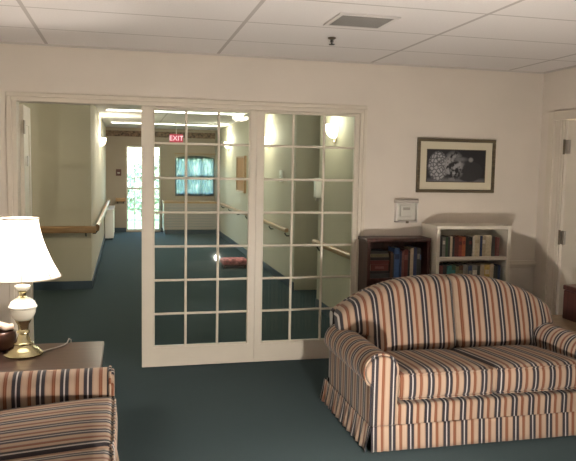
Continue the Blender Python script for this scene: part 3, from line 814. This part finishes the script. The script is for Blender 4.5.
st = thing('footstool', 'low pink patterned footstool on the hallway carpet seen through the glass', 'footstool', (1.655, 10.42, 0))
bm = bmesh.new(); rbox(bm, (-.20, -.15, .055), (.20, .15, .135), .03, 8, lambda u, v, w, co: Vector((co.x, co.y, co.z + .015 * max(0, w) * (1 - u * u) * (1 - v * v)))); obj('cushion', bm, M_matpink, st, True)
B('stool_frame', M_mahog, (-.18, .18, -.13, .13, .035, .0545), parent=st)
for x in (-.16, .16):
    for y in (-.11, .11):
        bm = bmesh.new(); lathe(bm, [(.012, 0), (.016, .035)], x, y, 12); obj('leg', bm, M_mahog, st, True)

cu_ = thing('dimming_sheer', 'added pale teal dimming sheer over the wide window at the end of the hallway', 'curtain', (1.62, HE - .03, .85))  # added layer that mutes the brightness of the wide window
bm = bmesh.new(); NX = 80; V = []
for j in range(9):
    V.append([bm.verts.new((-.455 + .91 * i / NX, .012 * math.sin(i * .9), (.94 - .05 * abs(i / NX - .5) ** 2 * 4) * j / 8)) for i in range(NX + 1)])
for a, b in zip(V, V[1:]):
    for i in range(NX): bm.faces.new((a[i], a[i + 1], b[i + 1], b[i]))
M_sheer = bpy.data.materials.new('dimming sheer'); M_sheer.use_nodes = True
_n = M_sheer.node_tree.nodes; _l = M_sheer.node_tree.links
for n in list(_n): _n.remove(n)
_o = _n.new('ShaderNodeOutputMaterial'); _a = _n.new('ShaderNodeAddShader'); _t = _n.new('ShaderNodeBsdfTransparent'); _t.inputs[0].default_value = (.09, .10, .10, 1)
_d = _n.new('ShaderNodeBsdfTranslucent'); _d.inputs[0].default_value = (.14, .17, .165, 1)
_l.new(_t.outputs[0], _a.inputs[0]); _l.new(_d.outputs[0], _a.inputs[1]); _l.new(_a.outputs[0], _o.inputs[0])
obj('dimming_panel', bm, M_sheer, cu_, True)
bm = bmesh.new(); tube(bm, [(-.48, 0, .985), (.485, 0, .985)], .010, 8); obj('curtain_rod', bm, M_oakx, cu_, True)

# trees and shrubs outside the hall windows
def shrub(label, x, y, h, r, n, seed):
    rnd = random.Random(seed)
    t = thing('shrub', label, 'shrub', (x, y, -.12), 0, 'shrubs outside the hall windows')
    bm = bmesh.new()
    for i in range(n):
        th = rnd.uniform(0, 2 * PI); u = rnd.uniform(-1, 1); q = rnd.uniform(.45, 1) ** .5
        p = Vector((r * q * math.sqrt(1 - u * u) * math.cos(th), r * q * math.sqrt(1 - u * u) * math.sin(th), h * .56 + h * .44 * q * u))
        s = rnd.uniform(.05, .11); a = Vector((rnd.uniform(-1, 1), rnd.uniform(-1, 1), rnd.uniform(-1, 1))).normalized(); b = a.orthogonal().normalized(); c = a.cross(b)
        vs = [bm.verts.new(p + b * s), bm.verts.new(p + c * s * .5 + a * s * .12), bm.verts.new(p - b * s), bm.verts.new(p - c * s * .5 + a * s * .12)]
        bm.faces.new(vs)
    obj('foliage', bm, M_leaf, t)
    bm = bmesh.new(); tube(bm, [(0, 0, 0), (.02, .01, h * .4), (-.03, .02, h * .75)], .05, 8); obj('trunk', bm, M_bark, t, True)
shrub('leafy green shrub outside the tall hall window', .55, 19.6, 1.75, .62, 1100, 3)
shrub('loose green tree outside the wide hall window', 2.3, 20.6, 2.6, .85, 1500, 5)
shrub('small green shrub between the two hall windows', 1.1, 23.5, 2.0, .60, 900, 9)

# ---------------------------------------------------------------- what stands in front of the frame: a bare lamp on an added table, and an added fill light behind
ct = thing('floor_shade_table', 'added low dark round table shading the floor between the loveseats, below the photo', 'table', (1.12, 1.85, 0))  # added unseen table, sized so its shadow keeps the floor dark
bm = bmesh.new(); lathe(bm, [(.43, .27), (.45, .275), (.45, .295), (.43, .30)], seg=40); obj('table_top', bm, M_darkwood, ct, True)
bm = bmesh.new(); lathe(bm, [(.20, 0), (.20, .02), (.05, .05), (.04, .15), (.06, .24), (.14, .2695)], seg=28); obj('pedestal', bm, M_darkwood, ct, True)
bl = thing('accent_lamp', 'small bare bulb accent lamp on the added table, below the photo', 'lamp', (1.12, 2.10, .3005))
bm = bmesh.new(); lathe(bm, [(.05, 0), (.05, .01), (.015, .02), (.013, .105)], seg=20); obj('lamp_base', bm, M_brass, bl, True)
bm = bmesh.new(); bmesh.ops.create_uvsphere(bm, u_segments=20, v_segments=12, radius=.022)
bmesh.ops.translate(bm, verts=bm.verts, vec=(0, 0, .126)); M_low = emit_mat('low bulb glow', (1.0, .91, .80), LOW_LAMP / (PI * 4 * PI * 0.022 ** 2)); obj('globe', bm, M_low, bl, True)
pl_ = thing('ceiling_light', 'added round ceiling fill light behind the viewer', 'ceiling light', (1.85, -.6, ZC))  # added overhead fill for the room, no known fixture
bm = bmesh.new(); lathe(bm, [(.17, -.0005), (.17, -.03), (.15, -.035)], seg=32); obj('rim', bm, M_brass, pl_, True)
bm = bmesh.new(); lathe(bm, [(.149, -.036), (.13, -.075), (.08, -.10), (.01, -.11)], seg=32); obj('dome', bm, emit_mat('dome glow', (1.0, .88, .74), FILL_DOME / (PI * .085)), pl_, True)
